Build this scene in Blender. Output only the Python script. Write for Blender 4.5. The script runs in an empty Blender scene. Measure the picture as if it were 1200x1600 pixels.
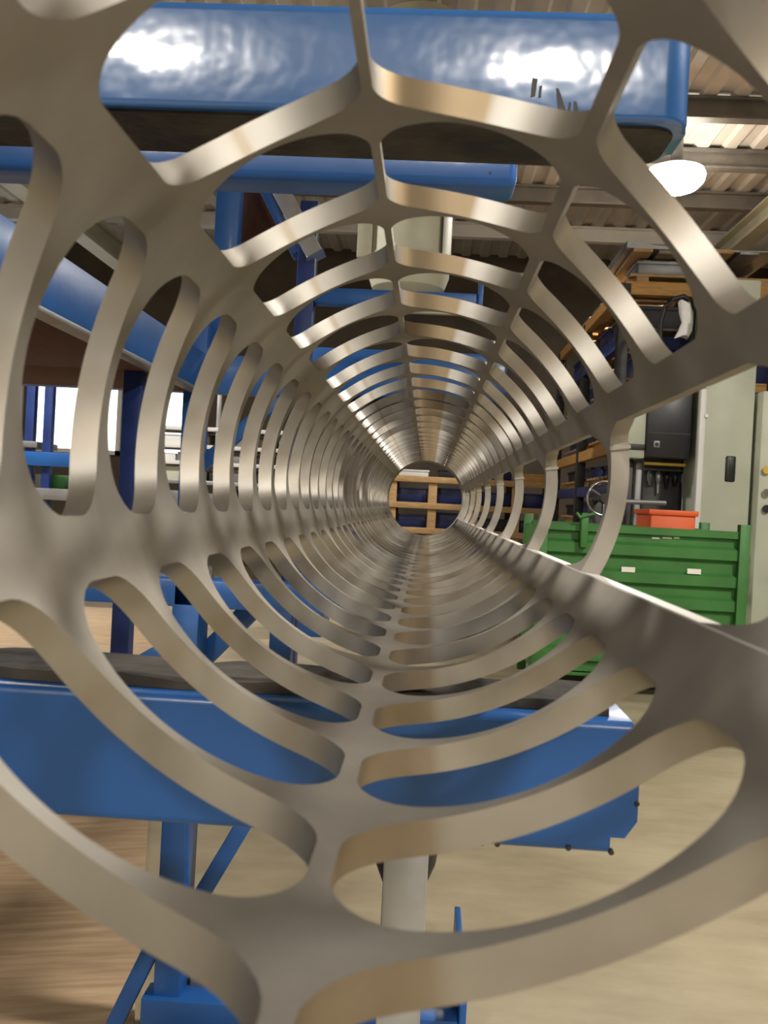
import bpy, bmesh, math, random
from mathutils import Vector, Matrix
random.seed(7)
scene = bpy.context.scene
COL = scene.collection

# ------------------------------------------------------------------ camera
FPX, ROLL, VP = 1500.0, math.radians(3.0), (669.0, 791.0)
CAM = Vector((0, 0, 1.0))
_d = Vector(((VP[0]-600)/FPX, -(VP[1]-800)/FPX, -1)).normalized()
_u = Vector((math.sin(ROLL), math.cos(ROLL), 0)); _u = (_u-_d*_u.dot(_d)).normalized()
_x = _d.cross(_u)
MW = Matrix((_x, _d, _u))                      # camera axes -> world axes
cd = bpy.data.cameras.new('camera'); cam = bpy.data.objects.new('camera', cd); COL.objects.link(cam)
cam.matrix_world = Matrix.Translation(CAM) @ MW.to_4x4()
cd.sensor_fit = 'VERTICAL'; cd.sensor_height = 4.54; cd.sensor_width = 3.405
cd.lens = FPX/1600*4.54
cd.clip_start = 0.01; cd.clip_end = 200
cd.dof.use_dof = True; cd.dof.focus_distance = 1.7; cd.dof.aperture_fstop = 2.4
scene.camera = cam

# ------------------------------------------------------------------ world, exposure
w = bpy.data.worlds.new('world'); scene.world = w; w.use_nodes = True
w.node_tree.nodes['Background'].inputs[0].default_value = (.75, .85, 1, 1)
w.node_tree.nodes['Background'].inputs[1].default_value = 0.6
scene.view_settings.view_transform = 'Standard'; scene.view_settings.look = 'None'
scene.view_settings.gamma = 1; scene.view_settings.use_curve_mapping = False
scene.view_settings.exposure = -0.38
LAMP_POWER = 330
WARM = (1.0, .945, .865)

def at(px, py, Y):
    """world point seen at a photo pixel on the plane of depth Y (metres in front)"""
    v = MW @ Vector(((px-600)/FPX, -(py-800)/FPX, -1))
    return CAM + v*(Y/v.y)

# ------------------------------------------------------------------ materials
def nt(name):
    m = bpy.data.materials.new(name); m.use_nodes = True
    t = m.node_tree; b = t.nodes['Principled BSDF']
    return m, t, b
def mat(name, col, rough=.5, metal=0, var=.15, scale=8, bump=0, col2=None, coat=0, stretch=(1,1,1), detail=4, bscale=None, lo=.35, hi=.7):
    m, t, b = nt(name)
    N = t.nodes.new; L = t.links.new
    tc = N('ShaderNodeTexCoord'); mp = N('ShaderNodeMapping'); mp.inputs['Scale'].default_value = stretch
    L(tc.outputs['Object'], mp.inputs['Vector'])
    nz = N('ShaderNodeTexNoise'); nz.inputs['Scale'].default_value = scale; nz.inputs['Detail'].default_value = detail
    L(mp.outputs['Vector'], nz.inputs['Vector'])
    cr = N('ShaderNodeValToRGB')
    c2 = col2 or tuple(c*(1-2*var) for c in col)
    cr.color_ramp.elements[0].color = (*c2, 1); cr.color_ramp.elements[0].position = lo
    cr.color_ramp.elements[1].color = (*col, 1); cr.color_ramp.elements[1].position = hi
    L(nz.outputs['Fac'], cr.inputs['Fac']); L(cr.outputs['Color'], b.inputs['Base Color'])
    b.inputs['Roughness'].default_value = rough; b.inputs['Metallic'].default_value = metal
    b.inputs['Coat Weight'].default_value = coat; b.inputs['Coat Roughness'].default_value = .15
    if bump:
        n2 = N('ShaderNodeTexNoise'); n2.inputs['Scale'].default_value = bscale or scale*3
        L(mp.outputs['Vector'], n2.inputs['Vector'])
        bp = N('ShaderNodeBump'); bp.inputs['Strength'].default_value = bump; bp.inputs['Distance'].default_value = .01
        L(n2.outputs['Fac'], bp.inputs['Height']); L(bp.outputs['Normal'], b.inputs['Normal'])
        if coat: L(bp.outputs['Normal'], b.inputs['Coat Normal'])
    return m
def glow(name, col, s):
    m, t, b = nt(name)
    b.inputs['Base Color'].default_value = (*col, 1); b.inputs['Emission Color'].default_value = (*col, 1)
    b.inputs['Emission Strength'].default_value = s
    return m

def steel_mat():
    m, t, b = nt('cut_steel'); N = t.nodes.new; L = t.links.new
    tc = N('ShaderNodeTexCoord')
    nz = N('ShaderNodeTexNoise'); nz.inputs['Scale'].default_value = 14; nz.inputs['Detail'].default_value = 5
    gm = N('ShaderNodeNewGeometry')
    L(gm.outputs['Position'], nz.inputs['Vector'])
    cr = N('ShaderNodeValToRGB')
    cr.color_ramp.elements[0].position = .3; cr.color_ramp.elements[0].color = (.345, .325, .29, 1)
    cr.color_ramp.elements[1].position = .7; cr.color_ramp.elements[1].color = (.495, .472, .43, 1)
    L(nz.outputs['Fac'], cr.inputs['Fac'])
    at_ = N('ShaderNodeAttribute'); at_.attribute_name = 'stain'
    n2 = N('ShaderNodeTexNoise'); n2.inputs['Scale'].default_value = 60
    L(gm.outputs['Position'], n2.inputs['Vector'])
    mm = N('ShaderNodeMath'); mm.operation = 'MULTIPLY_ADD'; mm.inputs[1].default_value = .35; 
    L(n2.outputs['Fac'], mm.inputs[0]); 
    sub = N('ShaderNodeMath'); sub.operation = 'SUBTRACT'; sub.inputs[1].default_value = .175
    L(at_.outputs['Fac'], sub.inputs[0]); L(sub.outputs[0], mm.inputs[2])
    mul = N('ShaderNodeMath'); mul.operation = 'MULTIPLY'; mul.use_clamp = True
    L(mm.outputs[0], mul.inputs[0]); L(at_.outputs['Fac'], mul.inputs[1])
    mx = N('ShaderNodeMixRGB'); mx.inputs['Color2'].default_value = (.285, .22, .14, 1)
    L(mul.outputs[0], mx.inputs['Fac']); L(cr.outputs['Color'], mx.inputs['Color1'])
    L(mx.outputs['Color'], b.inputs['Base Color'])
    b.inputs['Specular Tint'].default_value = (.4, .36, .3, 1); b.inputs['Metallic'].default_value = .88; b.inputs['Roughness'].default_value = .47
    return m

M = {}
M['steel'] = steel_mat()
M['lit_edge'] = mat('lit_edge_steel', (.74, .72, .68), .45, .5, .04)
M['weld'] = mat('weld_bead', (.75, .72, .65), .3, .9)
M['blue'] = mat('blue_paint', (.013, .105, .37), .4, 0, .12, 5, .05, coat=.1, bscale=30)
M['bluegloss'] = mat('blue_gloss_paint', (.022, .13, .40), .3, 0, .08, 5, .14, coat=1.0, bscale=20)
M['navyblue'] = mat('dark_or_shaded_blue_paint', (.012, .035, .17), .4, 0, .15, 6)
M['ply'] = mat('brown_plywood', (.085, .028, .011), .85, 0, .2, 9, .1, stretch=(8, .6, 1))
M['floor'] = None
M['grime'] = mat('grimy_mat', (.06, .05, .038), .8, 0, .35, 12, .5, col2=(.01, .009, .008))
M['silver'] = mat('galvanised_steel', (.55, .57, .6), .35, .7, .1, 12)
M['black'] = mat('black_rubber', (.012, .012, .014), .5)
M['blackp'] = mat('black_plastic', (.015, .016, .022), .35)
M['timber'] = mat('pale_timber', (.58, .36, .16), .7, 0, .15, 10, .1, stretch=(1, 6, 6))
M['timber2'] = mat('orange_timber', (.62, .33, .09), .65, 0, .15, 10, .1, stretch=(1, 6, 6))
M['timber3'] = mat('grey_timber', (.42, .34, .25), .75, 0, .2, 10, .1)
M['navy'] = mat('navy_plastic', (.012, .022, .11), .4, 0, .2, 5)
M['darkbox'] = mat('dark_box', (.02, .02, .024), .6, 0, .2, 5)
M['cab'] = mat('pale_green_cabinet', (.50, .53, .42), .45, 0, .06, 4)
M['cream'] = mat('cream_paint', (.62, .62, .48), .5, 0, .08, 4)
M['white'] = mat('white_or_lit_paint', (.8, .8, .78), .5, 0, .04, 4)
M['cloth'] = mat('white_cloth', (.9, .9, .9), .9, 0, .05, 20, .3)
M['paper'] = mat('white_paper', (.85, .85, .75), .8, 0, .03, 20)
M['green'] = mat('green_paint', (.05, .21, .042), .45, 0, .15, 5)
M['orange'] = mat('orange_plastic', (.8, .12, .02), .5, 0, .1, 5)
M['yellow'] = mat('yellow_paint', (.75, .5, .05), .5, 0, .1, 5)
M['chrome'] = mat('chrome', (.75, .75, .75), .15, 1, .05, 5)
M['iron'] = mat('dark_iron', (.06, .058, .055), .5, .5, .2, 9)
M['grey'] = mat('grey_steel', (.28, .28, .28), .45, .4, .15, 6)
M['roof'] = mat('roof_sheet', (.62, .585, .54), .6, .0, .08, 2)
M['purlin'] = mat('purlin_steel', (.26, .24, .22), .5, .3, .15, 5)
M['wall'] = mat('dark_wall', (.11, .085, .06), .8, 0, .2, 2)
M['wallg'] = mat('grey_wall', (.38, .36, .32), .8, 0, .12, 2)
M['lamp'] = glow('lamp_glow', (1, .9, .75), 40)
M['day'] = glow('daylight_pane', (.95, .98, 1), 3.5)
def floor_mat():
    m, t, b = nt('concrete'); N = t.nodes.new; L = t.links.new
    gm = N('ShaderNodeNewGeometry')
    nz = N('ShaderNodeTexNoise'); nz.inputs['Scale'].default_value = 2.5; nz.inputs['Detail'].default_value = 8; nz.inputs['Roughness'].default_value = .65
    mp = N('ShaderNodeMapping'); mp.inputs['Scale'].default_value = (.7, 1.6, 1)
    L(gm.outputs['Position'], mp.inputs['Vector']); L(mp.outputs['Vector'], nz.inputs['Vector'])
    cr = N('ShaderNodeValToRGB')
    cr.color_ramp.elements[0].position = .3; cr.color_ramp.elements[0].color = (.255, .21, .135, 1)
    cr.color_ramp.elements[1].position = .68; cr.color_ramp.elements[1].color = (.40, .345, .235, 1)
    L(nz.outputs['Fac'], cr.inputs['Fac'])
    L(cr.outputs['Color'], b.inputs['Base Color']); b.inputs['Roughness'].default_value = .45
    return m
M['floor'] = floor_mat()
M['board'] = mat('floor_plywood', (.46, .34, .21), .6, 0, .2, 7, .1, col2=(.33, .22, .13), stretch=(.7, 6, 1))

# ------------------------------------------------------------------ helpers
def tag(o, label=None, cat=None, group=None, kind=None):
    if label: o['label'] = label
    if cat: o['category'] = cat
    if group: o['group'] = group
    if kind: o['kind'] = kind
    return o
def empty(name, loc, label, cat, group=None):
    o = bpy.data.objects.new(name, None); COL.objects.link(o); o.location = loc
    o.empty_display_size = .05
    return tag(o, label, cat, group)
class MB:
    def __init__(s): s.bm = bmesh.new()
    def box(s, a, b, bev=0, seg=2):
        x0, x1 = sorted((a[0], b[0])); y0, y1 = sorted((a[1], b[1])); z0, z1 = sorted((a[2], b[2]))
        r = bmesh.ops.create_cube(s.bm, size=1)
        for v in r['verts']:
            v.co = Vector(((x0+x1)/2+v.co.x*(x1-x0), (y0+y1)/2+v.co.y*(y1-y0), (z0+z1)/2+v.co.z*(z1-z0)))
        if bev:
            es = list({e for v in r['verts'] for e in v.link_edges})
            bmesh.ops.bevel(s.bm, geom=es, offset=bev, segments=seg, affect='EDGES', profile=.5)
        return s
    def bar(s, p, q, wx, wz, up=(0, 0, 1), bev=0):
        p, q = Vector(p), Vector(q); d = (q-p); L = d.length; d.normalize(); up = Vector(up)
        if abs(d.dot(up)) > .99: up = Vector((0, 1, 0))
        x = d.cross(up).normalized(); z = x.cross(d)
        r = bmesh.ops.create_cube(s.bm, size=1)
        c = (p+q)/2
        for v in r['verts']: v.co = c+x*v.co.x*wx+d*v.co.y*L+z*v.co.z*wz
        if bev:
            es = list({e for v in r['verts'] for e in v.link_edges})
            bmesh.ops.bevel(s.bm, geom=es, offset=bev, segments=2, affect='EDGES', profile=.5)
        return s
    def prism(s, poly, a, b, axis='Y'):
        """poly of 2D points extruded along an axis from a to b"""
        def P(u, v, t): return {'Y': (u, t, v), 'Z': (u, v, t), 'X': (t, u, v)}[axis]
        A = [s.bm.verts.new(P(u, v, a)) for u, v in poly]; B = [s.bm.verts.new(P(u, v, b)) for u, v in poly]
        n = len(poly)
        s.bm.faces.new(A); s.bm.faces.new(B[::-1])
        for i in range(n): s.bm.faces.new((A[i], B[i], B[(i+1) % n], A[(i+1) % n]))
        return s
    def lathe(s, prof, c, n=24, axis='Z'):
        rows = []
        for r, h in prof:
            row = []
            for k in range(n):
                a = 2*math.pi*k/n; u, v = r*math.cos(a), r*math.sin(a)
                p = {'Z': (u, v, h), 'Y': (u, h, v), 'X': (h, u, v)}[axis]
                row.append(s.bm.verts.new(Vector(c)+Vector(p)))
            rows.append(row)
        for a, b in zip(rows, rows[1:]):
            for k in range(n): s.bm.faces.new((a[k], a[(k+1) % n], b[(k+1) % n], b[k]))
        s.bm.faces.new(rows[0][::-1]); s.bm.faces.new(rows[-1])
        return s
    def tube(s, pts, r, n=10, closed=False):
        pts = [Vector(p) for p in pts]; rows = []; m = len(pts)
        for i, p in enumerate(pts):
            a = pts[(i-1) % m] if closed or i else p; b = pts[(i+1) % m] if closed or i < m-1 else p
            d = (b-a).normalized(); up = Vector((0, 0, 1)) if abs(d.z) < .9 else Vector((0, 1, 0))
            x = d.cross(up).normalized(); z = x.cross(d)
            rows.append([s.bm.verts.new(p+(x*math.cos(2*math.pi*k/n)+z*math.sin(2*math.pi*k/n))*r) for k in range(n)])
        for i in range(m if closed else m-1):
            a, b = rows[i], rows[(i+1) % m]
            for k in range(n): s.bm.faces.new((a[k], a[(k+1) % n], b[(k+1) % n], b[k]))
        if not closed: s.bm.faces.new(rows[0][::-1]); s.bm.faces.new(rows[-1])
        return s
    def build(s, name, m, parent=None, smooth=True):
        bmesh.ops.recalc_face_normals(s.bm, faces=s.bm.faces[:])
        me = bpy.data.meshes.new(name); s.bm.to_mesh(me); s.bm.free()
        me.materials.append(M[m] if isinstance(m, str) else m)
        return link(name, me, parent, smooth)
def link(name, me, parent=None, smooth=True):
    if smooth:
        me.polygons.foreach_set('use_smooth', [True]*len(me.polygons))
        me.set_sharp_from_angle(angle=math.radians(38))
    o = bpy.data.objects.new(name, me); COL.objects.link(o)
    if parent:
        o.parent = parent; o.matrix_parent_inverse = Matrix.Translation(-parent.location)
    return o
def box(name, m, a, b, parent=None, bev=.004):
    return MB().box(a, b, bev).build(name, m, parent)

# ------------------------------------------------------------------ the shell of the hall
X0, X1, Y0, Y1, ZC = -7.5, 4.6, -9.5, 13.6, 4.55
tag(box('floor', 'floor', (X0-.2, Y0-.2, -.1), (X1+.2, Y1+.2, 0), bev=0), kind='structure')
def wall(name, m, a, b): return tag(box(name, m, a, b, bev=0), kind='structure')
wall('wall_back', 'wall', (X0-.2, Y1, 0), (X1+.2, Y1+.15, ZC+.2))
wall('wall_front', 'wallg', (X0-.2, Y0-.15, 0), (X1+.2, Y0, ZC+.2))
wall('wall_right', 'wall', (X1, Y0, 0), (X1+.15, Y1, ZC+.2))
wall('wall_left', 'wallg', (X0-.15, Y0, 0), (X0, Y1, ZC+.2))
m = MB()
pitch = .26; n = int((X1-X0)/pitch)+1; prof = []
for i in range(n):
    x = X0+i*pitch
    prof += [(x, ZC), (x+.1, ZC), (x+.13, ZC+.035), (x+.23, ZC+.035)]
vs = [(m.bm.verts.new((x, Y0, z)), m.bm.verts.new((x, Y1, z))) for x, z in prof]
for a, b in zip(vs, vs[1:]): m.bm.faces.new((a[0], b[0], b[1], a[1]))
roof = m.build('ceiling', 'roof', smooth=False); tag(roof, kind='structure')
sm = roof.modifiers.new('solid', 'SOLIDIFY'); sm.thickness = .01; sm.offset = 1
for i, y in enumerate([-7.6, -5.0, -2.4, .4, 3.2, 6.0, 8.2, 9.35, 10.55, 12.0]):
    m = MB()
    m.box((X0, y-.06, ZC-.03), (X1, y+.06, ZC-.005)); m.box((X0, y-.012, ZC-.17), (X1, y+.012, ZC-.03)); m.box((X0, y-.06, ZC-.19), (X1, y+.06, ZC-.17))
    tag(m.build('trim_%d' % (i+1), 'purlin' if y < 11.5 else 'white'), kind='structure')  # farthest purlin is coloured white to stand in for lamplight on its face
# eave beam along the right side and one along the left
m = MB(); m.box((3.3, Y0, 4.12), (3.5, Y1, 4.15)); m.box((3.39, Y0, 4.15), (3.41, Y1, 4.33)); m.box((3.3, Y0, 4.33), (3.5, Y1, 4.355))
tag(m.build('trim_11', 'cream'), kind='structure')
m = MB(); m.box((-4.3, Y0, 3.9), (-4.08, Y1, 3.94)); m.box((-4.2, Y0, 3.94), (-4.18, Y1, 4.2)); m.box((-4.3, Y0, 4.2), (-4.08, Y1, 4.24))
tag(m.build('trim_12', 'cream'), kind='structure')
# daylight windows in the back wall, left
for i, (xa, xb) in enumerate([(-7.2, -5.9), (-5.75, -4.45), (-4.3, -3.5)]):
    zc0, zc1 = 1.5, 2.7
    fr = MB()
    for a, b in (((xa, zc0), (xb, zc0+.06)), ((xa, zc1-.06), (xb, zc1)), ((xa, zc0), (xa+.06, zc1)), ((xb-.06, zc0), (xb, zc1))):
        fr.box((a[0], Y1-.06, a[1]), (b[0], Y1+.01, b[1]))
    f = tag(fr.build('window_%d' % (i+1), 'white'), kind='structure')
    box('pane', 'day', (xa+.06, Y1-.03, zc0+.06), (xb-.06, Y1-.015, zc1-.06), f, 0)
for i, ya in enumerate([-7.5, 3.0]):
    fr = MB(); yb = ya+1.6; zc0, zc1 = 1.6, 2.6
    for a, b in (((ya, zc0), (yb, zc0+.06)), ((ya, zc1-.06), (yb, zc1)), ((ya, zc0), (ya+.06, zc1)), ((yb-.06, zc0), (yb, zc1))):
        fr.box((X0-.01, a[0], a[1]), (X0+.06, b[0], b[1]))
    f = tag(fr.build('window_%d' % (i+4), 'white'), kind='structure')
    box('pane', 'day', (X0+.015, ya+.06, zc0+.06), (X0+.03, yb-.06, zc1-.06), f, 0)

# ------------------------------------------------------------------ high-bay lamps
def high_bay(x, y, label, power=1.0):
    z = ZC-.36
    r = empty('high_bay_lamp', (x, y, z), label, 'lamp', 'high-bay lamps under the roof')
    MB().lathe([(.05, .09), (.13, .08), (.2, .05), (.205, .035), (.05, .04)], (x, y, z), 32).build('reflector', 'silver', r)
    MB().lathe([(.05, .08), (.055, .09), (.055, .33), (.03, .36)], (x, y, z), 16).build('housing', 'grey', r)
    MB().lathe([(.0005, -.19), (.1, -.18), (.2, -.14), (.255, -.08), (.27, -.02), (.25, .025), (.2, .035), (.0005, .035)], (x, y, z), 28).build('diffuser', 'lamp', r)
    ld = bpy.data.lights.new('lamp_light', 'AREA'); ld.shape = 'DISK'; ld.size = .5; ld.energy = LAMP_POWER*power; ld.color = WARM
    lo = bpy.data.objects.new('lamp_light', ld); COL.objects.link(lo); lo.parent = r; lo.location = (0, 0, -.2)
high_bay(2.12, 9.0, 'glowing high-bay lamp hanging under the roof, right of the blue overhead beam', .7)
high_bay(-1.55, -4.7, 'high-bay lamp behind the camera, left of the two over the near floor', 1.0)
high_bay(1.45, -4.7, 'high-bay lamp behind the camera, right of the two over the near floor', 1.0)
high_bay(-3.5, 6.1, 'added out-of-view lamp above the far side of the blue storage platform', .8)  # unseen lamp, added to brighten the ceiling and the back of the hall
high_bay(3.1, 1.4, 'high-bay lamp above the open floor to the right of the tube', 1.15)

# ------------------------------------------------------------------ the slotted tube
R, T = .15, .0135
CX, CZ = -.0910*R, 1.0+.1972*R
YA, YB = .12, 3.95
tube = empty('slotted_tube', (CX, YA, CZ-R-T), 'long round steel tube with rows of cut slots, seen from inside', 'tube')
def cyl(th, y, r):
    a = math.radians(th); return (CX+r*math.cos(a), y, CZ+r*math.sin(a))
cyl_ = cyl
class SM:                                    # raw mesh with a stain value for each vertex
    def __init__(s): s.v = []; s.f = []; s.st = []
    def quad(s, P, st=(0, 0, 0, 0)):
        i = len(s.v); s.v += P; s.st += st; s.f.append((i, i+1, i+2, i+3))
    def build(s, name):
        me = bpy.data.meshes.new(name); me.from_pydata(s.v, [], s.f)
        at_ = me.attributes.new('stain', 'FLOAT', 'POINT'); at_.data.foreach_set('value', s.st)
        bm = bmesh.new(); bm.from_mesh(me)
        bmesh.ops.remove_doubles(bm, verts=bm.verts[:], dist=1e-6)
        bmesh.ops.dissolve_degenerate(bm, edges=bm.edges[:], dist=1e-7)
        bmesh.ops.recalc_face_normals(bm, faces=bm.faces[:])
        bm.to_mesh(me); bm.free(); me.materials.append(M['steel'])
        me.polygons.foreach_set('use_smooth', [True]*len(me.polygons)); me.set_sharp_from_angle(angle=math.radians(40))
        return me
def outline(ta, tb, hmid, hend, rc, n=26):
    """half outline of a barrel-shaped slot: (theta, half width) from one end to the other"""
    half = R*math.radians(abs(tb-ta))/2
    rc = min(rc, hend)
    H = lambda s: hend+(hmid-hend)*(1-abs(s)**2.2)
    out = [(-1, 0), (-1, (H(1)-rc)*.5)] if H(1) > rc*1.01 else [(-1, 0)]
    for k in range(7):
        a = math.pi/2*k/6; e = rc*(1-math.cos(a))
        s = -1+e/half; out.append((s, H(s)-rc+rc*math.sin(a)))
    s1 = -1+rc/half
    mid = [(s1+(-2*s1)*k/n) for k in range(1, n)]
    out += [(s, H(s)) for s in mid]
    out += [(-s, h) for s, h in out[:len(out)-len(mid)][::-1]]
    return [(ta+(tb-ta)*(s+1)/2, h, (s+1)/2) for s, h in out]
def smooth(x, a, b):
    t = max(0, min(1, (x-a)/(b-a))); return t*t*(3-2*t)
def rib_mesh(edgeN, edgeF, stain, mid, tilt=0):
    """edgeN / edgeF: lists of (theta, y, s) of the near and the far edge; mid: also cut faces at the edges"""
    sm = SM(); n = len(edgeN)
    def cyl(th, y, r, s=None): return cyl_(th-(tilt*smooth(s_of[round(th, 6)], .6, 1) if tilt and r > R else 0), y, r)
    s_of = {round(e[0], 6): e[2] for e in edgeN}
    for j in range(n-1):
        a, b = edgeN[j], edgeN[j+1]; c, d = edgeF[j], edgeF[j+1]
        for r in (R, R+T):
            if abs(a[0]-b[0]) > 1e-6: sm.quad([cyl(a[0], a[1], r), cyl(b[0], b[1], r), cyl(d[0], d[1], r), cyl(c[0], c[1], r)])
        sa, sb = stain(a[2]), stain(b[2])
        if mid[0]: sm.quad([cyl(a[0], a[1]-1e-5, R), cyl(b[0], b[1]-1e-5, R), cyl(b[0], b[1]-1e-5, R+T), cyl(a[0], a[1]-1e-5, R+T)], [sa, sb, sb, sa])
        if mid[1]: sm.quad([cyl(c[0], c[1]+1e-5, R), cyl(d[0], d[1]+1e-5, R), cyl(d[0], d[1]+1e-5, R+T), cyl(c[0], c[1]+1e-5, R+T)], [sa, sb, sb, sa])
    return sm.build('rib')
def blob(s, a, b, soft=.04): return smooth(s, a-soft, a+soft)*(1-smooth(s, b-soft, b+soft))
COLS = [  # start angle, end angle, pitch, first slot centre, half width mid, end, corner, stain
    (99.3, 135.7, .1457, .2263, .48, .36, .013, lambda s: .75*blob(s, .56, .64, .03)),
    (97.5, 62.1, .1457, .2263, .48, .36, .013, lambda s: 1.0*blob(s, .03, .56, .03)),
    (59.4, 22.7, .1425, .2275, .475, .355, .012, lambda s: .7*blob(s, .25, .55, .12)),
    (-40.8, -94.2, .1117, .205, .465, .34, .024, lambda s: .85*blob(s, .74, 1.1, .05)+.3*blob(s, .2, .35, .1)),
    (-97.3, -152.1, .1135, .206, .465, .34, .024, lambda s: .6*blob(s, .62, .76, .08)),
    (196.3, 144.3, .1045, .2115, .45, .31, .022, lambda s: .55*blob(s, .2, .55, .06)),
]
for ta, tb, p, y0, hm, he, rc, st in COLS:
    ol = outline(ta, tb, hm*p, he*p, rc)
    ns = int((YB-.1-y0-hm*p)/p)+1
    E0 = [(t, h, s) for t, h, s in ol]; E1 = [(t, p-h, s) for t, h, s in ol]
    me = rib_mesh(E0, E1, st, (True, True))
    for i in range(ns-1):
        o = bpy.data.objects.new('rib', me); COL.objects.link(o); o.parent = tube
        o.matrix_parent_inverse = Matrix.Translation(-tube.location); o.location = (0, y0+i*p, 0)
    link('rib', rib_mesh([(t, YA, s) for t, h, s in ol], [(t, y0-h, s) for t, h, s in ol], st, (True, True)), tube, False)
    yl = y0+(ns-1)*p
    link('rib', rib_mesh([(t, yl+h, s) for t, h, s in ol], [(t, YB, s) for t, h, s in ol], st, (True, True)), tube, False)
# the open side: wide windows with slim bars, square at the lower edge
TA, TB, RP, RY = 14.6, -29.0, .4, .331
EDGE_TILT = -1.75   # the lower edge is cut level, not radially
def bar_edges(y):
    N_, F_ = [], []
    for k in range(41):
        s = k/40; t = TA+(TB-TA)*s
        fl = .07*math.exp(-((1-s)/.05)**1.2*1.2)+.07*math.exp(-(s/.10)**1.3*1.2)
        nn = .035*math.exp(-(s/.05)**1.5)
        N_.append((t, y-nn, s)); F_.append((t, y+.012+fl, s))
    return N_, F_
N_, F_ = bar_edges(0); bar_me = rib_mesh(N_, F_, lambda s: .15, (True, True), EDGE_TILT)
wb = SM(); tw = 8.1
wm = MB().bar(cyl(tw, -.002, R-.001), cyl(tw, -.002, R+T+.001), .0022, .003)
bmesh.ops.recalc_face_normals(wm.bm, faces=wm.bm.faces[:]); weld_me = bpy.data.meshes.new('weld_bead'); wm.bm.to_mesh(weld_me); wm.bm.free(); weld_me.materials.append(M['weld'])
y = RY
while y < YB-.2:
    o = bpy.data.objects.new('rib', bar_me); COL.objects.link(o); o.parent = tube
    o.matrix_parent_inverse = Matrix.Translation(-tube.location); o.location = (0, y, 0)
    q = bpy.data.objects.new('weld_bead', weld_me); COL.objects.link(q); q.parent = o
    y += RP
link('rib', rib_mesh([(TA+(TB-TA)*k/10, YA, k/10) for k in range(11)], [(TA+(TB-TA)*k/10, YA+.03, k/10) for k in range(11)], lambda s: 0, (True, True), EDGE_TILT), tube, False)
link('rib', rib_mesh([(TA+(TB-TA)*k/10, YB-.12, k/10) for k in range(11)], [(TA+(TB-TA)*k/10, YB, k/10) for k in range(11)], lambda s: 0, (True, True), EDGE_TILT), tube, False)
# the solid strips between the rows of slots
for a, b in [(97.5, 99.3), (135.7, 144.3), (196.3, 207.9), (262.7, 265.8), (319.2, 331.0), (374.6, 382.7), (59.4, 62.1)]:
    sm = SM(); k = max(2, int((b-a)/1.5))
    bo = b-EDGE_TILT if b == 331.0 else b
    for i in range(k):
        t0, t1 = a+(b-a)*i/k, a+(b-a)*(i+1)/k
        o0, o1 = a+(bo-a)*i/k, a+(bo-a)*(i+1)/k
        sm.quad([cyl(t0, YA, R), cyl(t1, YA, R), cyl(t1, YB, R), cyl(t0, YB, R)])
        sm.quad([cyl(o0, YA, R+T), cyl(o1, YA, R+T), cyl(o1, YB, R+T), cyl(o0, YB, R+T)])
        for yy in (YA, YB): sm.quad([cyl(t0, yy, R), cyl(t1, yy, R), cyl(o1, yy, R+T), cyl(o0, yy, R+T)])
    if b == 382.7: sm.quad([cyl(a, YA, R), cyl(a, YB, R), cyl(a, YB, R+T), cyl(a, YA, R+T)])
    sp = link('spine', sm.build('spine'), tube, False)
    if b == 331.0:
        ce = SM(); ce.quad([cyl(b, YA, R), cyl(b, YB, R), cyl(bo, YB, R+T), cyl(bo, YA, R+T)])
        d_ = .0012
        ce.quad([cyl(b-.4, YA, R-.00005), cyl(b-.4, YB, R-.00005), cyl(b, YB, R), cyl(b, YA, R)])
        cm = ce.build('cut_edge'); cm.materials.clear(); cm.materials.append(M['lit_edge'])  # brighter steel colour stands in for overhead light caught by this edge
        tag(link('cut_edge', cm, sp, False), 'straight cut edge, coloured brighter for the light falling on it'); COL.objects[-1].matrix_parent_inverse = Matrix.Identity(4)

# ------------------------------------------------------------------ blue support arm under the tube
zt = CZ-R-T-.010
def P(px, py, Y): return at(px, py, Y)
ya, yb = .677, .80
xr = P(1003, 1150, ya).x; zb = P(700, 1318, ya).z
arm = empty('support_arm', (-1.5, .74, 0), 'thick blue steel arm lying across under the near end of the tube', 'beam')
m = MB(); c = .012
m.prism([(-1.45, zt), (-1.45, zb), (xr-.018, zb), (xr-.018, zb+.012), (xr-.008, zb+.012), (xr, zb+.024), (xr, zt-.02), (xr-.006, zt)], ya, yb)
es = [e for e in m.bm.edges if abs((e.verts[0].co-e.verts[1].co).x) > 1]
bmesh.ops.bevel(m.bm, geom=es, offset=.006, segments=3, affect='EDGES', profile=.5)
m.build('beam', 'blue', arm)
box('column', 'blue', (-1.6, .64, 0), (-1.45, .84, 1.2), arm, .006)
box('base_plate', 'blue', (-1.72, .54, 0), (-1.33, .94, .02), arm, .004)
for px, py in ((753, 1318), (777, 1319), (888, 1325), (955, 1332), (995, 1256)):
    q = P(px, py, ya)
    MB().lathe([(.0016, -.001), (.002, -.0006), (.002, .004)], (q.x, ya, q.z), 10, 'Y').build('bolt', 'iron', arm)
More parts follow.
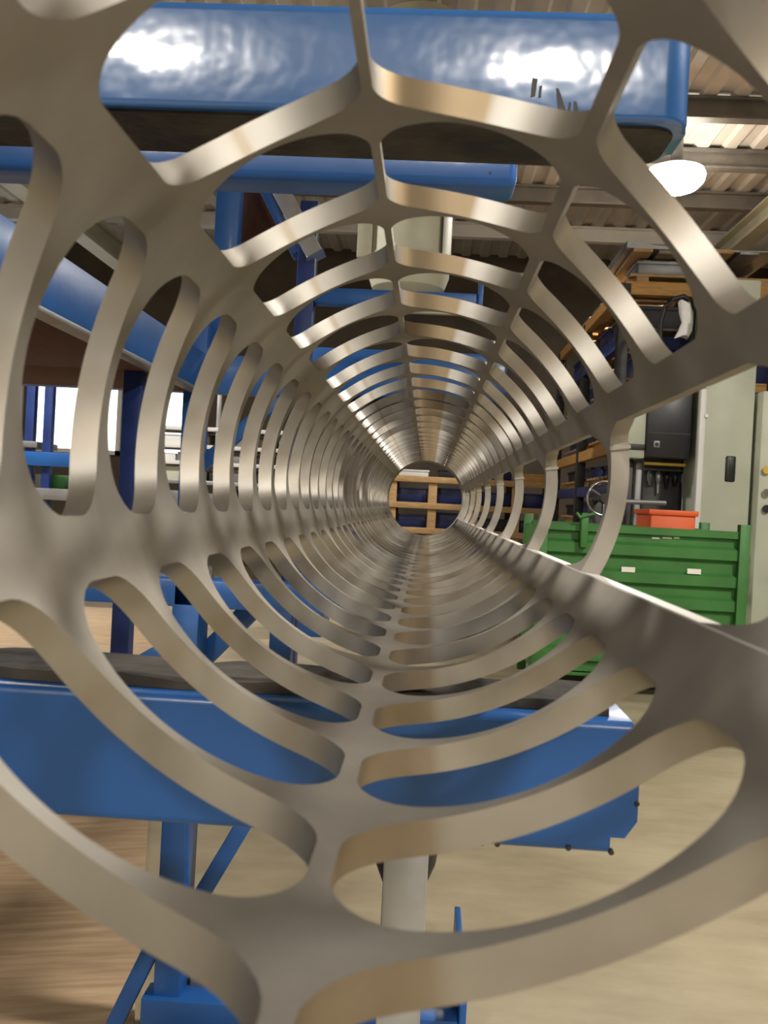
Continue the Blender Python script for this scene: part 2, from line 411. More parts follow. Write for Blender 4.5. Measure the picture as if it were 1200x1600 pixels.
# grimy packing strip on the arm
m = MB()
N = 60; xs = [-1.3+(xr-.02+1.3)*i/N for i in range(N+1)]
lo = []; hi = []
for x in xs:
    yf = ya+.02+random.uniform(-.004, .006); yr = yb-.004-random.uniform(0, .008)
    hh = zt+.0095-random.uniform(0, .003)
    lo.append([m.bm.verts.new((x, yf, zt+.0005)), m.bm.verts.new((x, yf+.004, hh-.001)), m.bm.verts.new((x, (yf+yr)/2, hh)), m.bm.verts.new((x, yr, hh-.002)), m.bm.verts.new((x, yr, zt+.0005))])
for a, b in zip(lo, lo[1:]):
    for k in range(5): m.bm.faces.new((a[k], a[(k+1) % 5], b[(k+1) % 5], b[k]))
m.bm.faces.new(lo[0]); m.bm.faces.new(lo[-1][::-1])
tag(m.build('packing_strip', 'grime'), 'dark grimy packing strip on top of the blue support arm', 'strip')

# ------------------------------------------------------------------ blue overhead beam
yo, yo2 = 1.0, 1.135
zo0 = P(620, 178, yo).z; zo1 = P(620, 12, yo).z; xo = P(1074, 150, yo+.03).x
ob = empty('overhead_beam', (-1.5, 1.07, 0), 'glossy blue overhead beam with rounded end across the top', 'beam')
poly = [(-1.45, yo), (-1.45, yo2)]
rr = .05
for k in range(9):
    a = math.pi/2*k/8; poly.append((xo-rr+rr*math.sin(a), yo2-rr+rr*math.cos(a)))
rr = .03
for k in range(9):
    a = math.pi/2*k/8; poly.append((xo-rr+rr*math.cos(a), yo+rr-rr*math.sin(a)))
m = MB().prism(poly, zo0, zo1, 'Z')
es = [e for e in m.bm.edges if abs(e.verts[0].co.z-e.verts[1].co.z) < 1e-6]
bmesh.ops.bevel(m.bm, geom=es, offset=.008, segments=3, affect='EDGES', profile=.5)
m.build('beam', 'bluegloss', ob)
u_ = [(x_*.998 if x_ > 0 else x_, y_) for x_, y_ in poly]
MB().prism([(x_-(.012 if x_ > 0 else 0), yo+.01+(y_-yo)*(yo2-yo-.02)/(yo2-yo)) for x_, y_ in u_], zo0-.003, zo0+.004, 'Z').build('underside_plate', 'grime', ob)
box('column', 'blue', (-1.6, .97, 0), (-1.45, 1.17, 1.7), ob, .006)
box('base_plate', 'blue', (-1.72, .95, 0), (-1.33, 1.3, .02), ob, .004)
# scrawled paint chips on the beam face
for poly in ([(832, 122), (840, 124), (836, 150), (829, 152)], [(843, 135), (847, 134), (845, 152), (841, 153)],
             [(869, 138), (873, 139), (884, 172), (872, 171)], [(889, 160), (892, 161), (891, 173), (887, 173)], [(897, 158), (901, 160), (904, 174), (896, 174)]):
    pts = [P(px, py, yo) for px, py in poly]
    MB().prism([(q.x, q.z) for q in pts], yo-.0008, yo+.004).build('paint_chip', 'iron', ob)
yl0, yl1 = 1.36, 1.44
xl = P(808, 280, yl0).x; zl0 = P(560, 283, yl0).z
lb = empty('lower_rail', (-1.5, 1.4, 0), 'blue rail with a short rounded end just below the overhead beam', 'rail')
MB().box((-1.45, yl0, zl0), (xl, yl1, zl0+.06), .012, 3).build('beam', 'blue', lb)
box('column', 'blue', (-1.6, 1.32, .019), (-1.45, 1.48, 1.72), lb, .006)
q0, q1 = P(640, 290, yl0), P(806, 262, yl0)
MB().lathe([(.002, -.001), (.0022, .003)], (P(766, 270, yl0).x, yl0, P(766, 270, yl0).z), 10, 'Y').build('bolt', 'iron', lb)

# ------------------------------------------------------------------ blue trolley frame under the tube
def leg_between(pa, pb, Y, wx, dy):
    a, b = P(*pa, Y), P(*pb, Y)
    return a, b
tY = 1.7
tr = empty('trolley_frame', (-.35, 1.85, 0), 'blue steel trolley frame with box legs standing behind the support arm', 'trolley')
a = P(291, 930, tY); lw = .049; zt2 = P(291, 905, tY).z
box('leg', 'blue', (a.x-lw/2, tY, 0.0), (a.x+lw/2, tY+.08, zt2), tr, .004)
zr = zt2
box('rail', 'blue', (-1.25, tY, zr-.05), (.05, tY+.08, zr), tr, .004)
zb2 = P(450, 1572, tY).z
box('base_rail', 'blue', (P(222, 1560, tY).x, tY-.01, zb2-.06), (P(718, 1560, tY).x, tY+.05, zb2), tr, .004)
box('end_plate', 'blue', (P(718, 1560, tY).x, tY-.02, zb2-.08), (P(729, 1560, tY).x, tY+.35, zb2+.055), tr, .002)
box('tray', 'grey', (a.x+.03, tY+.05, zb2-.01), (P(718, 1560, tY).x, tY+.30, zb2+.012), tr, .002)
MB().bar(P(412, 1235, tY+.05), P(290, 1440, tY+.05), .03, .03, (0, 1, 0), .003).build('brace', 'blue', tr)
MB().bar(P(258, 1440, tY+.02), P(180, 1598, tY+.02), .03, .03, (0, 1, 0), .003).build('brace', 'blue', tr)
MB().bar(P(400, 945, tY+.1), P(300, 1045, tY+.1), .04, .03, (0, 1, 0), .003).build('brace', 'blue', tr)
MB().bar(P(268, 1010, tY-.02), P(196, 1050, tY-.02), .03, .03, (0, 1, 0), .003).build('brace', 'blue', tr)
# silver post with black cup
sY = 1.45
st = empty('silver_post', (P(630, 1450, sY).x, sY, 0), 'silver square post standing on the floor under the tube', 'post')
xa_ = P(594, 1450, sY).x; xb_ = P(664, 1450, sY).x; zs = P(630, 1296, sY).z
box('post', 'silver', (xa_, sY, .012), (xb_, sY+.06, zs), st, .004)
box('base_plate', 'silver', (xa_-.05, sY-.05, 0), (xb_+.05, sY+.11, .012), st, .003)
cz0 = P(635, 1395, sY+.12).z; cz1 = P(635, 1300, sY+.12).z; cx_ = P(633, 1350, sY+.12).x
cup = empty('black_cup', (cx_, sY+.12, cz0), 'black tapered rubber cup behind the silver post', 'cup')
MB().lathe([(.026, cz0), (.034, cz0+.01), (.05, cz0+.05), (.056, cz1), (.046, cz1), (.03, cz0+.02)], (cx_, sY+.125, 0), 24).build('shell', 'black', cup)
MB().box((cx_-.006, sY+.064, cz0+.03), (cx_+.006, sY+.09, cz1-.02), .001).build('clip', 'iron', cup)

# farther blue pedestal
pY = 4.4
pd = empty('floor_pedestal', (P(440, 1030, pY).x, pY+.1, 0), 'low blue pedestal post on the floor beyond the trolley', 'pedestal')
xq = P(438, 990, pY).x
box('post', 'blue', (xq-.05, pY, 0.02), (xq+.05, pY+.1, P(438, 930, pY).z), pd, .004)
MB().prism([(xq+.05, .02), (xq+.34, .02), (xq+.05, .16)], pY+.03, pY+.07).build('gusset', 'blue', pd)
box('base_plate', 'blue', (xq-.12, pY-.12, 0), (xq+.4, pY+.2, .02), pd, .003)

# plywood sheets on the floor at left
ang = math.radians(15.2); bo_ = Vector((-.77, 2.78, 0))
bl = ['nearest row', 'second row', 'third row', 'farthest row']
for r_ in range(4):
    for c_ in range(2):
        o = box('plywood_sheet', 'board', (-1.22*(c_+1)+.003, 2.44*r_-1.35, 0), (-1.22*c_-.003, 2.44*(r_+1)-1.356, .018), bev=.003)
        o.location = bo_; o.rotation_euler = (0, 0, ang)
        tag(o, 'plywood sheet on the floor at left, %s, on the %s side' % (bl[r_], ['tube', 'platform'][c_]), 'board', 'plywood sheets on the floor')

# ------------------------------------------------------------------ blue storage platform on the left
XR = -1.2; hl, ht = 1+XR*-.443, 1+XR*-.613; XF = -2.56; pY0, pY1 = 1.75, 4.95
pf = empty('storage_platform', (XR, pY1, 0), 'long blue storage platform with brown plywood deck at upper left', 'platform')
box('side_rail', 'blue', (XR-.05, pY0, hl+.012), (XR, pY1, ht), pf, .004)
box('trim_strip', 'grey', (XR-.06, pY0, hl-.006), (XR+.004, pY1, hl+.012), pf, .002)
yy = pY0; i = 0
while yy < pY1-.1:
    y2 = min(yy+1.22, pY1); box('deck_board', 'ply', (XF+.06, yy+.003, hl), (XR-.06, y2-.003, hl+.02), pf, .001); yy = y2
box('far_rail', 'silver', (XF-.02, pY0, hl-.012), (XF+.06, pY1, hl+.06), pf, .002)
for x_, nm in ((XR-.05, 'post'), (XF+.02, 'post')):
    for y_ in (pY1, ):
        box('post', 'blue', (x_-.055, y_, .019), (x_+.06, y_+.11, ht+.25 if x_ > -2 else ht), pf, .004)
box('post', 'navyblue', (P(186, 730, 4.2).x, 4.2, .019), (P(214, 730, 4.2).x, 4.28, hl), pf, .004)  # darker blue on this post stands in for shade under the deck
box('end_beam', 'blue', (XF, pY1+.01, hl+.0), (XR+.5, pY1+.1, hl+.2), pf, .004)
MB().bar((XR+.42, pY1+.05, hl+.02), (XR-.02, pY1+.05, hl-.4), .07, .05, (0, 1, 0), .004).build('brace', 'blue', pf)

# blue post rack farther left, in front of the bright windows
fY = 7.5
bf = empty('window_rack', (P(60, 800, fY).x, fY, 0), 'small blue rack frame in front of the bright windows', 'rack')
for px in (44, 72, -10):
    x_ = P(px, 700, fY).x; box('post', 'navyblue', (x_-.035, fY, .019), (x_+.035, fY+.07, 2.0), bf, .004)
za, zb_ = P(60, 728, fY).z, P(60, 706, fY).z
box('shelf_beam', 'blue', (P(-60, 700, fY).x, fY-.03, za), (P(160, 700, fY).x, fY, zb_), bf, .004)
zz = P(60, 780, fY).z
box('shelf', 'grey', (P(-60, 700, fY).x, fY-.03, zz), (P(130, 700, fY).x, fY+.5, zz+.09), bf, .004)
zz2 = P(60, 700, fY).z
box('tray', 'grey', (P(20, 700, fY).x, fY-.03, zz2), (P(60, 700, fY).x, fY+.4, zz2+.05), bf, .004)
for j, (px, mm, lab) in enumerate([(112, 'white', 'pale'), (82, 'green', 'green'), (46, 'cream', 'cream')]):
    x_ = P(px, 760, fY).x
    tag(box('parts_box', mm, (x_-.06, fY+.09, zz+.0915), (x_+.06, fY+.35, zz+.2), bev=.006), '%s box on the grey shelf of the small blue rack' % lab, 'box', 'boxes on the small blue rack')

# grey shelving unit along the far left
gY = 9.0
gs = empty('grey_shelving', (P(290, 800, gY).x, gY, 0), 'grey metal shelving unit under the end of the blue platform', 'shelving')
gx0, gx1 = P(205, 740, gY).x, P(470, 740, gY).x
for x_ in (gx0, (gx0+gx1)/2, gx1):
    for y_ in (gY, gY+.5): box('upright', 'grey', (x_-.02, y_, .019), (x_+.02, y_+.04, 2.0), gs, .002)
lv = [P(280, py, gY).z for py in (838, 792, 752, 722, 696, 668)]
for z in lv: box('shelf', 'white' if z > 1.2 else 'silver', (gx0, gY-.01, z-.02), (gx1, gY+.54, z+.015), gs, .002)
cols = ['grey', 'darkbox', 'wall', 'cream', 'darkbox', 'grey', 'white']
names = {'grey': 'grey', 'darkbox': 'black', 'wall': 'brown', 'cream': 'cream', 'white': 'white'}
n = 0; ordn = ['first', 'second', 'third', 'fourth', 'fifth', 'sixth', 'seventh', 'eighth', 'ninth']
for li, z in enumerate(lv[:-1]):
    x_ = gx0+.05; k = 0
    H = lv[li+1]-z-.05
    while x_ < gx1-.2 and k < 7:
        wdt = random.uniform(.14, .24); mm = random.choice(cols)
        tag(box('storage_box', mm, (x_, gY+.06, z+.0165), (x_+wdt, gY+.42, z+.015+H*random.uniform(.6, .95)), bev=.006),
            '%s box, %s from the left on shelf %s of the grey shelving' % (names[mm], ordn[k], ['one', 'two', 'three', 'four', 'five'][li]), 'box', 'boxes on the grey shelving')
        x_ += wdt+random.uniform(.01, .06); k += 1

# ------------------------------------------------------------------ blue frame with brace, upper middle
bY = 5.6
gf = empty('braced_frame', (P(478, 900, bY).x, bY, 0), 'tall blue frame with a diagonal brace behind the overhead beam', 'frame')
def vpost(px, w_, mm, y_, zlo, zhi, root, py=400, dy=.12):
    x_ = P(px, py, y_).x; return box('post', mm, (x_-w_/2, y_, zlo), (x_+w_/2, y_+dy, zhi), root, .005)
vpost(354, .13, 'blue', bY-.3, hl+.2, 3.4, gf, 340)
vpost(477, .105, 'navyblue', bY, 0, 2.75, gf, 440)
za, zb_ = P(620, 478, bY).z, P(620, 452, bY).z
box('cross_beam', 'blue', (P(490, 460, bY).x, bY+.02, za), (P(752, 460, bY).x, bY+.12, zb_), gf, .012)
box('end_plate', 'blue', (P(748, 460, bY).x, bY, za-.05), (P(755, 460, bY).x, bY+.14, zb_+.08), gf, .002)
MB().bar(P(408, 240, bY), P(494, 402, bY), .1, .17, (0, 1, 0), .006).build('brace', 'silver', gf)
MB().bar(P(385, 240, bY+.15), P(465, 400, bY+.15), .06, .14, (0, 1, 0), .006).build('brace', 'blue', gf)
box('panel', 'ply', (P(372, 330, bY+.3).x, bY+.3, P(400, 395, bY+.3).z), (P(442, 330, bY+.3).x, bY+.33, P(400, 230, bY+.3).z), gf, .003)
box('lower_strip', 'cream', (P(600, 487, bY+.6).x, bY+.6, P(660, 489, bY+.6).z), (P(730, 487, bY+.6).x, bY+.65, P(660, 481, bY+.6).z), gf, .003)
# cream hopper
dY = 6.4
x0_, x1_ = P(572, 380, dY).x, P(706, 380, dY).x; zc_ = P(640, 452, dY).z; rad = (x1_-x0_)/2; cxx = (x0_+x1_)/2
du = empty('cream_duct', (cxx, dY+rad, zc_), 'cream rounded extraction duct hanging above the tube', 'duct')
MB().lathe([(.02, zc_), (rad*.6, zc_+.01), (rad*.88, zc_+.06), (rad*.98, zc_+.14), (rad, zc_+.24), (rad, ZC-.2)], (cxx, dY+rad, 0), 40).build('body', 'cream', du)
MB().lathe([(rad+.004, zc_+.24), (rad+.008, zc_+.25), (rad+.008, zc_+.27), (rad+.004, zc_+.28)], (cxx, dY+rad, 0), 40).build('seam', 'cream', du)
xs_ = P(688, 400, dY).x
MB().box((xs_, dY+.06, zc_+.2), (xs_+.012, dY+.09, ZC-.3), .002).build('strap', 'iron', du)
box('bracket', 'cream', (P(560, 300, dY).x, dY+.1, P(560, 395, dY).z), (x0_+.03, dY+.2, ZC-.2), du, .004)

# big blue hood behind the tube
hY = 6.9
hd = empty('blue_hood', (P(640, 580, hY).x, hY+.4, 0), 'wide blue machine hood seen through the upper slots', 'machine')
hx0, hx1 = P(468, 580, hY).x, P(792, 580, hY).x; hz0, hz1 = P(640, 622, hY).z, P(640, 548, hY).z
box('hood', 'blue', (hx0, hY, hz0), (hx1, hY+.7, hz1), hd, .02)
box('column', 'blue', (hx0, hY+.1, 0), (hx0+.25, hY+.6, hz0), hd, .01)
box('skirt', 'iron', (hx0+.25, hY+.2, hz0-.16), (hx1-.12, hY+.25, hz0), hd, .004)

# ------------------------------------------------------------------ timber rack across the far end
rY = 11.2
rk = empty('timber_rack', (P(700, 900, rY).x, rY, 0), 'pale timber rack seen through the open far end of the tube', 'rack')
px_list = [485, 548, 612, 675, 741, 806, 868]
zs_ = [P(660, py, rY).z for py in (905, 866, 829, 790, 749)]
rx0, rx1 = P(478, 780, rY).x, P(878, 780, rY).x
for px in px_list:
    x_ = P(px, 790, rY).x
    box('post', 'timber', (x_-.05, rY, 0), (x_+.05, rY+.06, zs_[-1]+.03), rk, .004)
    box('post', 'timber', (x_-.05, rY+.9, 0), (x_+.05, rY+.96, zs_[-1]+.03), rk, .004)
for z in zs_:
    box('front_rail', 'timber2' if z == zs_[1] else 'timber', (rx0, rY-.03, z-.035), (rx1, rY, z+.035), rk, .004)
    for k in range(4): box('shelf_plank', 'timber', (rx0, rY+.07+k*.21, z+.0), (rx1, rY+.25+k*.21, z+.02), rk, .003)
n = 0
shelfw = ['lowest', 'second', 'third', 'fourth', 'top']
for li, z in enumerate(zs_):
    for k in range(6):
        xa_ = P(px_list[k], 790, rY).x+.06; xb_ = P(px_list[k+1], 790, rY).x-.06
        H = (zs_[li+1]-z-.08)*random.uniform(.72, .95) if li < 4 else random.uniform(.08, .2)
        mm = random.choice(['navy', 'navy', 'darkbox', 'navy']) if li < 4 else ['darkbox', 'timber3', 'white', 'darkbox', 'navy', 'timber2'][k]
        nm = {'navy': 'navy', 'darkbox': 'black', 'timber3': 'grey-brown', 'white': 'white', 'timber2': 'tan'}[mm]
        r = empty('storage_bin', ((xa_+xb_)/2, rY+.35, z+.02), '%s storage bin on the %s shelf of the timber rack, %s bay from the left' % (nm, shelfw[li], ordn[k]), 'bin', 'bins on the timber rack')
        box('body', mm, (xa_, rY+.08, z+.0215), (xb_, rY+.55, z+.02+H), r, .01)
        box('lip', mm, (xa_-.01, rY+.07, z+.02+H-.02), (xb_+.01, rY+.56, z+.02+H), r, .004)

# ------------------------------------------------------------------ pallet rack along the right side of the aisle
kX0, kX1, kY0, kY1 = 1.37, 2.6, 7.2, 10.5
pr = empty('pallet_rack', (1.7, 7.6, 0), 'tall blue and timber pallet rack running back along the right', 'rack')
lev = [.12, .5, .9, 1.24, 1.56, 1.96, 2.34, 2.74]
for x_ in (kX0, kX1):
    for y_ in (kY0, 8.85, kY1): box('upright', 'iron', (x_-.04, y_-.04, 0), (x_+.04, y_+.04, 2.72), pr, .004)
for li, z in enumerate(lev):
    for x_ in (kX0, kX1): box('side_beam', 'timber2' if li in (4, 7) else 'navyblue', (x_-.03, kY0, z-.09), (x_+.03, kY1, z), pr, .004)
    box('front_beam', 'timber2' if li in (4, 7) else 'navyblue', (kX0, kY0-.03, z-.1), (kX1, kY0+.03, z), pr, .004)
bay = ['nearest', 'second', 'third']; lname = ['floor', 'first', 'second', 'third', 'fourth', 'fifth', 'sixth', 'top']
def pallet(x, y, z, wx, wy, mm, label):
    r = empty('timber_pallet', (x+wx/2, y+wy/2, z), label, 'pallet', 'pallets on the right-hand rack')
    for k in range(3): box('bearer', mm, (x+k*(wx-.09)/2, y, z), (x+.09+k*(wx-.09)/2, y+wy, z+.06), r, .003)
    for k in range(6): box('deck_plank', mm, (x-.05, y+k*(wy-.1)/5, z+.06), (x+wx, y+.1+k*(wy-.1)/5, z+.08), r, .003)
for li, z in enumerate(lev):
    for b in range(3):
        y_ = kY0+.08+b*1.07
        mm = ['timber', 'timber2', 'timber3', 'timber'][(li+b) % 4]
        pallet(kX0+.1, y_, z+.002, 1.0, .95, mm, '%s pallet on the %s level of the right-hand rack, %s bay' % ({'timber': 'pale', 'timber2': 'orange', 'timber3': 'grey-brown'}[mm], lname[li], bay[b]))
        H = (lev[li+1]-z-.1-.1) if li < 7 else .12
        if H < .05: continue
        for k in range(2):
            for side in range(2):
                if li == 7 and (k+side+b) % 2: continue
                mm2 = random.choice(['navy', 'navy', 'navyblue', 'darkbox']) if li < 7 else random.choice(['grey', 'timber3', 'darkbox'])
                nm = {'navy': 'navy', 'navyblue': 'blue', 'darkbox': 'black', 'grey': 'grey', 'timber3': 'brown'}[mm2]
                xa_ = kX0+.11+side*.52; yb2 = y_+.03+k*.47; hh = H*random.uniform(.75, 1)
                r = empty('parts_crate', (xa_+.24, yb2+.2, z+.084), '%s crate, %s level of the right-hand rack, %s bay, %s %s' % (nm, lname[li], bay[b], ['front', 'rear'][k], ['aisle side', 'wall side'][side]), 'crate', 'crates on the right-hand rack')
                box('body', mm2, (xa_, yb2, z+.084), (xa_+.48, yb2+.42, z+.084+hh), r, .012)
                box('rim', mm2, (xa_-.01, yb2-.01, z+.084+hh-.03), (xa_+.49, yb2+.43, z+.084+hh), r, .005)
# bundle of sheets and loose planks lying on the top level
for k in range(5):
    m = MB().bar((1.48+k*.19, 7.2-random.uniform(0, .12), 2.961), (1.5+k*.19, 8.2+random.uniform(0, .5), 2.961), .14, .025, (0, 0, 1), .003)
    tag(m.build('loose_plank', ['timber', 'timber3', 'timber2', 'timber', 'grey'][k]), '%s plank lying on top of the right-hand rack, %s from the aisle' % (['pale', 'weathered', 'orange', 'light', 'grey'][k], ordn[k]), 'plank', 'planks on the right-hand rack')
m = MB()
m.prism([(1.36, 2.976), (1.6, 2.975), (2.2, 2.975), (2.48, 2.985), (2.48, 2.995), (2.2, 2.987), (1.6, 3.0), (1.36, 3.03)], 7.15, 7.95)
tag(m.build('steel_sheet', 'grey'), 'bent grey steel sheet lying across the top of the right-hand rack', 'sheet')

# ------------------------------------------------------------------ green stillage bin
sY0 = 5.35
bx0, bx1 = P(838, 880, sY0).x, P(1168, 880, sY0).x; bz1 = P(1000, 823, sY0).z; bd = .8
gb = empty('green_bin', ((bx0+bx1)/2, sY0+bd/2, 0), 'green ribbed steel stillage bin with two white labels', 'bin')
def green_panel(y, name):
    m = MB(); z0 = .12; H = bz1-z0
    prof = [(0, z0)]
    for f in (.12, .32, .50, .66, .84):
        zc = z0+f*H
        prof += [(0, zc-.045), (-.03, zc-.028), (-.03, zc+.028), (0, zc+.045)]
    prof += [(0, bz1-.05), (-.028, bz1-.04), (-.028, bz1)]
    A = [m.bm.verts.new((bx0+.05, y+u, v)) for u, v in prof]; B = [m.bm.verts.new((bx1-.05, y+u, v)) for u, v in prof]
    C = [m.bm.verts.new((bx0+.05, y+.015, v)) for u, v in prof]; D = [m.bm.verts.new((bx1-.05, y+.015, v)) for u, v in prof]
    for i in range(len(prof)-1):
        m.bm.faces.new((A[i], B[i], B[i+1], A[i+1])); m.bm.faces.new((C[i], C[i+1], D[i+1], D[i]))
        m.bm.faces.new((A[i], A[i+1], C[i+1], C[i])); m.bm.faces.new((B[i], D[i], D[i+1], B[i+1]))
    m.bm.faces.new((A[-1], B[-1], D[-1], C[-1])); m.bm.faces.new((A[0], C[0], D[0], B[0]))
    return m.build(name, 'green', gb, False)
green_panel(sY0+.04, 'front_panel'); green_panel(sY0+bd-.04, 'rear_panel')
for x_ in (bx0, bx1-.05): box('side_panel', 'green', (x_+.01, sY0+.05, .12), (x_+.04, sY0+bd-.05, bz1-.02), gb, .003)
for x_ in (bx0, bx1-.05):
    for y_ in (sY0-.01, sY0+bd-.05): 
        box('corner_post', 'green', (x_, y_, 0), (x_+.055, y_+.06, bz1+.04), gb, .004)
box('floor_plate', 'green', (bx0+.02, sY0+.04, .1), (bx1-.02, sY0+bd-.04, .13), gb, .003)
xk = P(912, 830, sY0).x
box('latch_post', 'green', (xk-.02, sY0-.035, bz1-.13), (xk+.02, sY0+.03, bz1+.06), gb, .005)
MB().tube([(xk-.05, sY0-.04, bz1+.06), (xk-.03, sY0-.04, bz1+.035), (xk, sY0-.04, bz1+.045), (xk+.05, sY0-.04, bz1+.06)], .009).build('latch_hook', 'green', gb)
for px, py in ((982, 890), (1085, 893)):
    q = P(px, py, sY0)
    box('label_card', 'paper', (q.x-.037, sY0+.004, q.z-.014), (q.x+.037, sY0+.0085, q.z+.014), gb, 0)
for px, w_ in ((1027, .04), (1045, .05), (1060, .03)):
    q = P(px, 841, sY0); box('stencil_mark', 'paper', (q.x-w_/2, sY0+.036, q.z-.004), (q.x+w_/2, sY0+.0395, q.z+.004), gb, 0)

# ------------------------------------------------------------------ machine at right
cY = 6.35
c0, c1 = P(1094, 700, cY).x, P(1176, 700, cY).x; cz1 = P(1140, 520, cY).z+.35
mc = empty('machine_cabinet', ((c0+c1)/2, cY+.2, 0), 'tall pale green machine cabinet with a black recessed handle', 'cabinet')
box('body', 'cab', (c0, cY, 0.05), (c1, cY+.4, cz1), mc, .012)
box('plinth', 'iron', (c0+.01, cY+.02, 0), (c1-.01, cY+.38, .05), mc, .003)
box('edge_trim', 'white', (c0-.014, cY-.01, .05), (c0+.022, cY+.03, cz1-.2), mc, .004)
q = P(1141, 733, cY)
MB().box((q.x-.034, cY-.006, q.z-.085), (q.x+.034, cY+.01, q.z+.085), .012, 3).build('handle_recess', 'blackp', mc)
MB().box((q.x-.024, cY-.009, q.z-.07), (q.x-.008, cY-.004, q.z+.07), .002).build('handle_grip', 'iron', mc)
for py in (604, 650):
    q = P(1103, py, cY); MB().lathe([(.012, -.012), (.014, -.008), (.014, 0)], (q.x, cY-.008, q.z), 14, 'Y').build('screw_cap', 'silver', mc)
# second cabinet
c20 = c1-.005
c2 = empty('control_cabinet', (c20+.4, cY, 0), 'grey-green control cabinet with knobs at the right edge', 'cabinet')
box('body', 'cab', (c20+.02, cY-.1, .05), (c20+.9, cY+.5, 1.85), c2, .012)
box('plinth', 'iron', (c20+.03, cY-.08, 0), (c20+.88, cY+.48, .05), c2, .003)
box('screen', 'grey', (c20+.085, cY-.108, P(1200, 715, cY-.1).z), (c20+.4, cY-.098, P(1200, 680, cY-.1).z), c2, .003)
for py, mm in ((735, 'yellow'), (770, 'chrome'), (795, 'blackp')):
    q = P(1196, py, cY-.1); MB().lathe([(.024, -.03), (.026, -.02), (.02, -.01), (.02, 0)], (q.x, cY-.1, q.z), 16, 'Y').build('knob', mm, c2)
# operator panel
oY = 6.45
op = empty('operator_panel', (P(1030, 720, oY).x, oY+.15, 0), 'black operator panel box with a pale left side beside the cabinet', 'control panel')
pa, pb = P(1008, 720, oY), P(1084, 618, oY)
box('case', 'blackp', (pa.x, oY, P(1040, 716, oY).z), (pb.x, oY+.3, P(1040, 600, oY).z), op, .01)
zmid = P(1040, 677, oY).z
box('groove', 'iron', (pa.x+.01, oY-.003, zmid-.003), (pb.x-.01, oY+.005, zmid+.003), op, 0)
q = P(1026, 694, oY); box('button_plate', 'grey', (q.x-.02, oY-.006, q.z-.022), (q.x+.02, oY+.004, q.z+.022), op, .002)
MB().lathe([(.009, -.012), (.011, -.008), (.011, 0)], (q.x, oY-.004, q.z), 12, 'Y').build('button', 'blackp', op)
zz0, zz1 = P(995, 716, oY).z, P(995, 640, oY).z
xw = P(978, 690, oY).x
box('side_box', 'cab', (xw, oY+.02, zz0), (pa.x, oY+.3, zz1+.02), op, .012)
zq = P(992, 698, oY).z; box('side_band', 'iron', (xw-.003, oY+.014, zq-.02), (pa.x-.004, oY+.1, zq+.02), op, .002)
box('conduit', 'yellow', (pa.x+.02, oY+.1, zz0-.035), (pb.x-.0, oY+.13, zz0-.015), op, .004)
box('pillar', 'iron', (P(985, 800, oY).x, oY+.14, 0), (P(993, 800, oY).x, oY+.2, zz0), op, .004)
box('pillar', 'grey', (P(998, 800, oY).x, oY+.16, 0), (P(1008, 800, oY).x, oY+.22, zz0), op, .004)
# dark machine bed between panel and cabinet with hanging tools
bk = empty('machine_bed', (P(1045, 800, 6.75).x+.1, 6.9, 0), 'dark machine housing with a row of hanging tools behind the bin', 'machine')
h0, h1 = P(1004, 800, 6.78).x, P(1088, 800, 6.78).x
box('housing', 'iron', (h0, 6.82, 0), (h1, 7.05, P(1050, 715, 6.78).z), bk, .01)
zr_ = P(1050, 735, 6.78).z
MB().tube([(h0, 6.785, zr_), (h1, 6.785, zr_)], .008).build('tool_rail', 'grey', bk)
for k in range(6):
    x_ = h0+.04+k*(h1-h0-.08)/5; L_ = random.uniform(.09, .18)
    MB().lathe([(.008, 0), (.02, -.02), (.022, -.06), (.012, -.08), (.008, -L_)], (x_, 6.785, zr_-.01), 12).build('hanging_tool', random.choice(['grey', 'blackp', 'silver']), bk)
q0, q1 = P(976, 784, 6.3), P(1038, 786, 6.3)
MB().tube([q0+Vector((0, .1, 0)), q0, q1, q1+Vector((.02, .3, 0))], .017).build('lever', 'grey', bk)
# orange tray on the far side
oq0, oq1 = P(1011, 818, 5.55), P(1082, 799, 5.55)
ot = empty('orange_crate', ((oq0.x+oq1.x)/2, 5.5, 0), 'orange plastic crate standing behind the green bin', 'crate')
box('body', 'orange', (oq0.x, 5.22+.98, 0.3), (oq1.x+.12, 6.5-.02, oq1.z), ot, .01) if False else box('body', 'orange', (oq0.x, sY0+.12, .16), (oq1.x, sY0+.5, oq1.z), ot, .012)
box('rim', 'orange', (oq0.x-.012, sY0+.108, oq1.z-.03), (oq1.x+.012, sY0+.512, oq1.z), ot, .005)
ot['label'] = 'orange plastic crate inside the green bin, its rim showing above the edge'
q = P(1063, 815, sY0+.05)
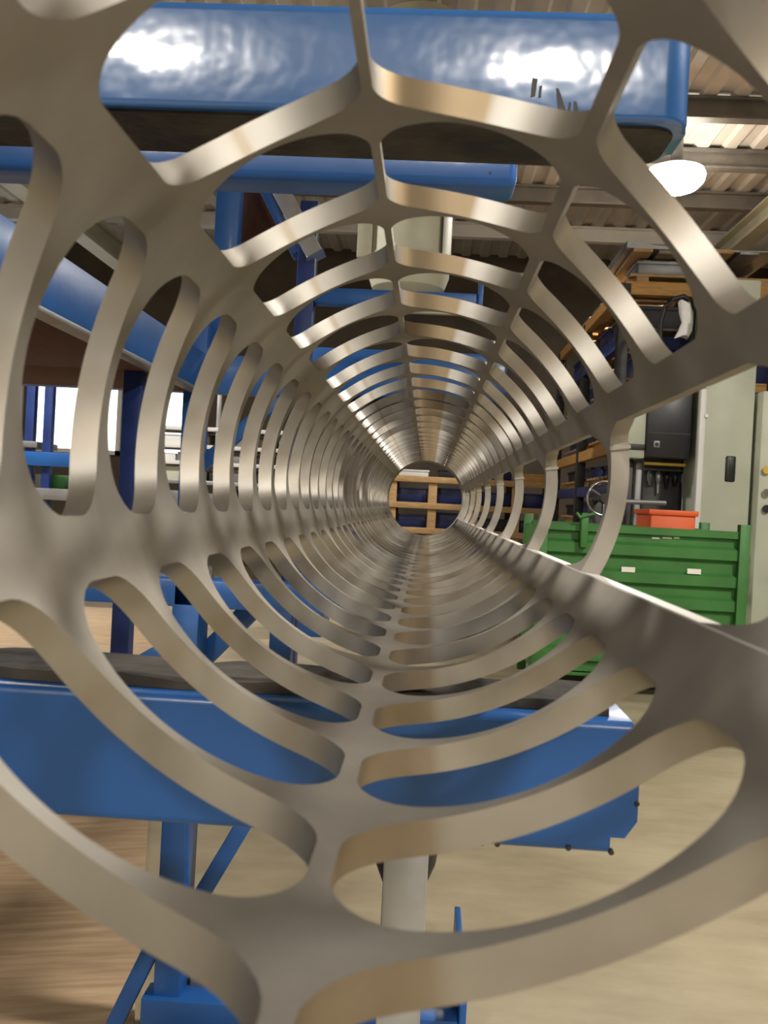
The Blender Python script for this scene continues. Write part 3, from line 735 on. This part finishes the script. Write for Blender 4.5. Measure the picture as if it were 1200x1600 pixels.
# chrome handwheel
wY = 6.25; wc = P(945, 779, wY); wr = .11
hw = empty('hand_wheel', (wc.x, wY, wc.z), 'chrome hand wheel half hidden behind a tube rib, above the green bin', 'wheel')
MB().tube([(wc.x+wr*math.cos(2*math.pi*k/40), wY, wc.z+wr*math.sin(2*math.pi*k/40)) for k in range(40)], .009, 10, True).build('rim', 'chrome', hw)
MB().lathe([(.03, -.03), (.036, -.02), (.036, .03), (.02, .05), (.02, .4)], (wc.x, wY, wc.z), 20, 'Y').build('hub', 'iron', hw)
for k in range(3):
    a = 2*math.pi*k/3+.5
    MB().tube([(wc.x+.03*math.cos(a), wY, wc.z+.03*math.sin(a)), (wc.x+wr*math.cos(a), wY, wc.z+wr*math.sin(a))], .007, 8).build('spoke', 'chrome', hw)
box('stand', 'iron', (wc.x-.04, wY+.3, 0), (wc.x+.04, wY+.38, wc.z-.02), hw, .004)
# black hoop with a white cloth
kY = 6.6
hc = empty('black_hoop', (P(1065, 520, kY).x, kY, 0), 'black bent-tube hoop handle standing on the operator panel', 'handle')
pts = [P(px, py, kY) for px, py in ((1032, 598), (1031, 540), (1032, 505), (1038, 482), (1050, 468), (1068, 463), (1080, 470), (1084, 484), (1082, 510), (1078, 596))]
MB().tube(pts, .018).build('hoop', 'black', hc)
m = MB(); rows = []
for i, (xa_, xb_, py) in enumerate([(1060, 1078, 472), (1061, 1082, 490), (1064, 1082, 506), (1059, 1081, 518), (1054, 1076, 527)]):
    a_, b_ = P(xa_, py, kY-.02), P(xb_, py, kY-.02); row = []
    for k in range(12):
        t = 2*math.pi*k/12
        row.append(m.bm.verts.new((a_+b_)/2+Vector(((b_.x-a_.x)/2*math.cos(t)*(1+.12*math.sin(3*t+i)), .03*math.sin(t), .012*math.sin(2*t+i)))))
    rows.append(row)
for a_, b_ in zip(rows, rows[1:]):
    for k in range(12): m.bm.faces.new((a_[k], a_[(k+1) % 12], b_[(k+1) % 12], b_[k]))
m.bm.faces.new(rows[0]); m.bm.faces.new(rows[-1][::-1])
tag(m.build('white_rag', 'cloth'), 'crumpled white rag hanging from the black hoop', 'rag')
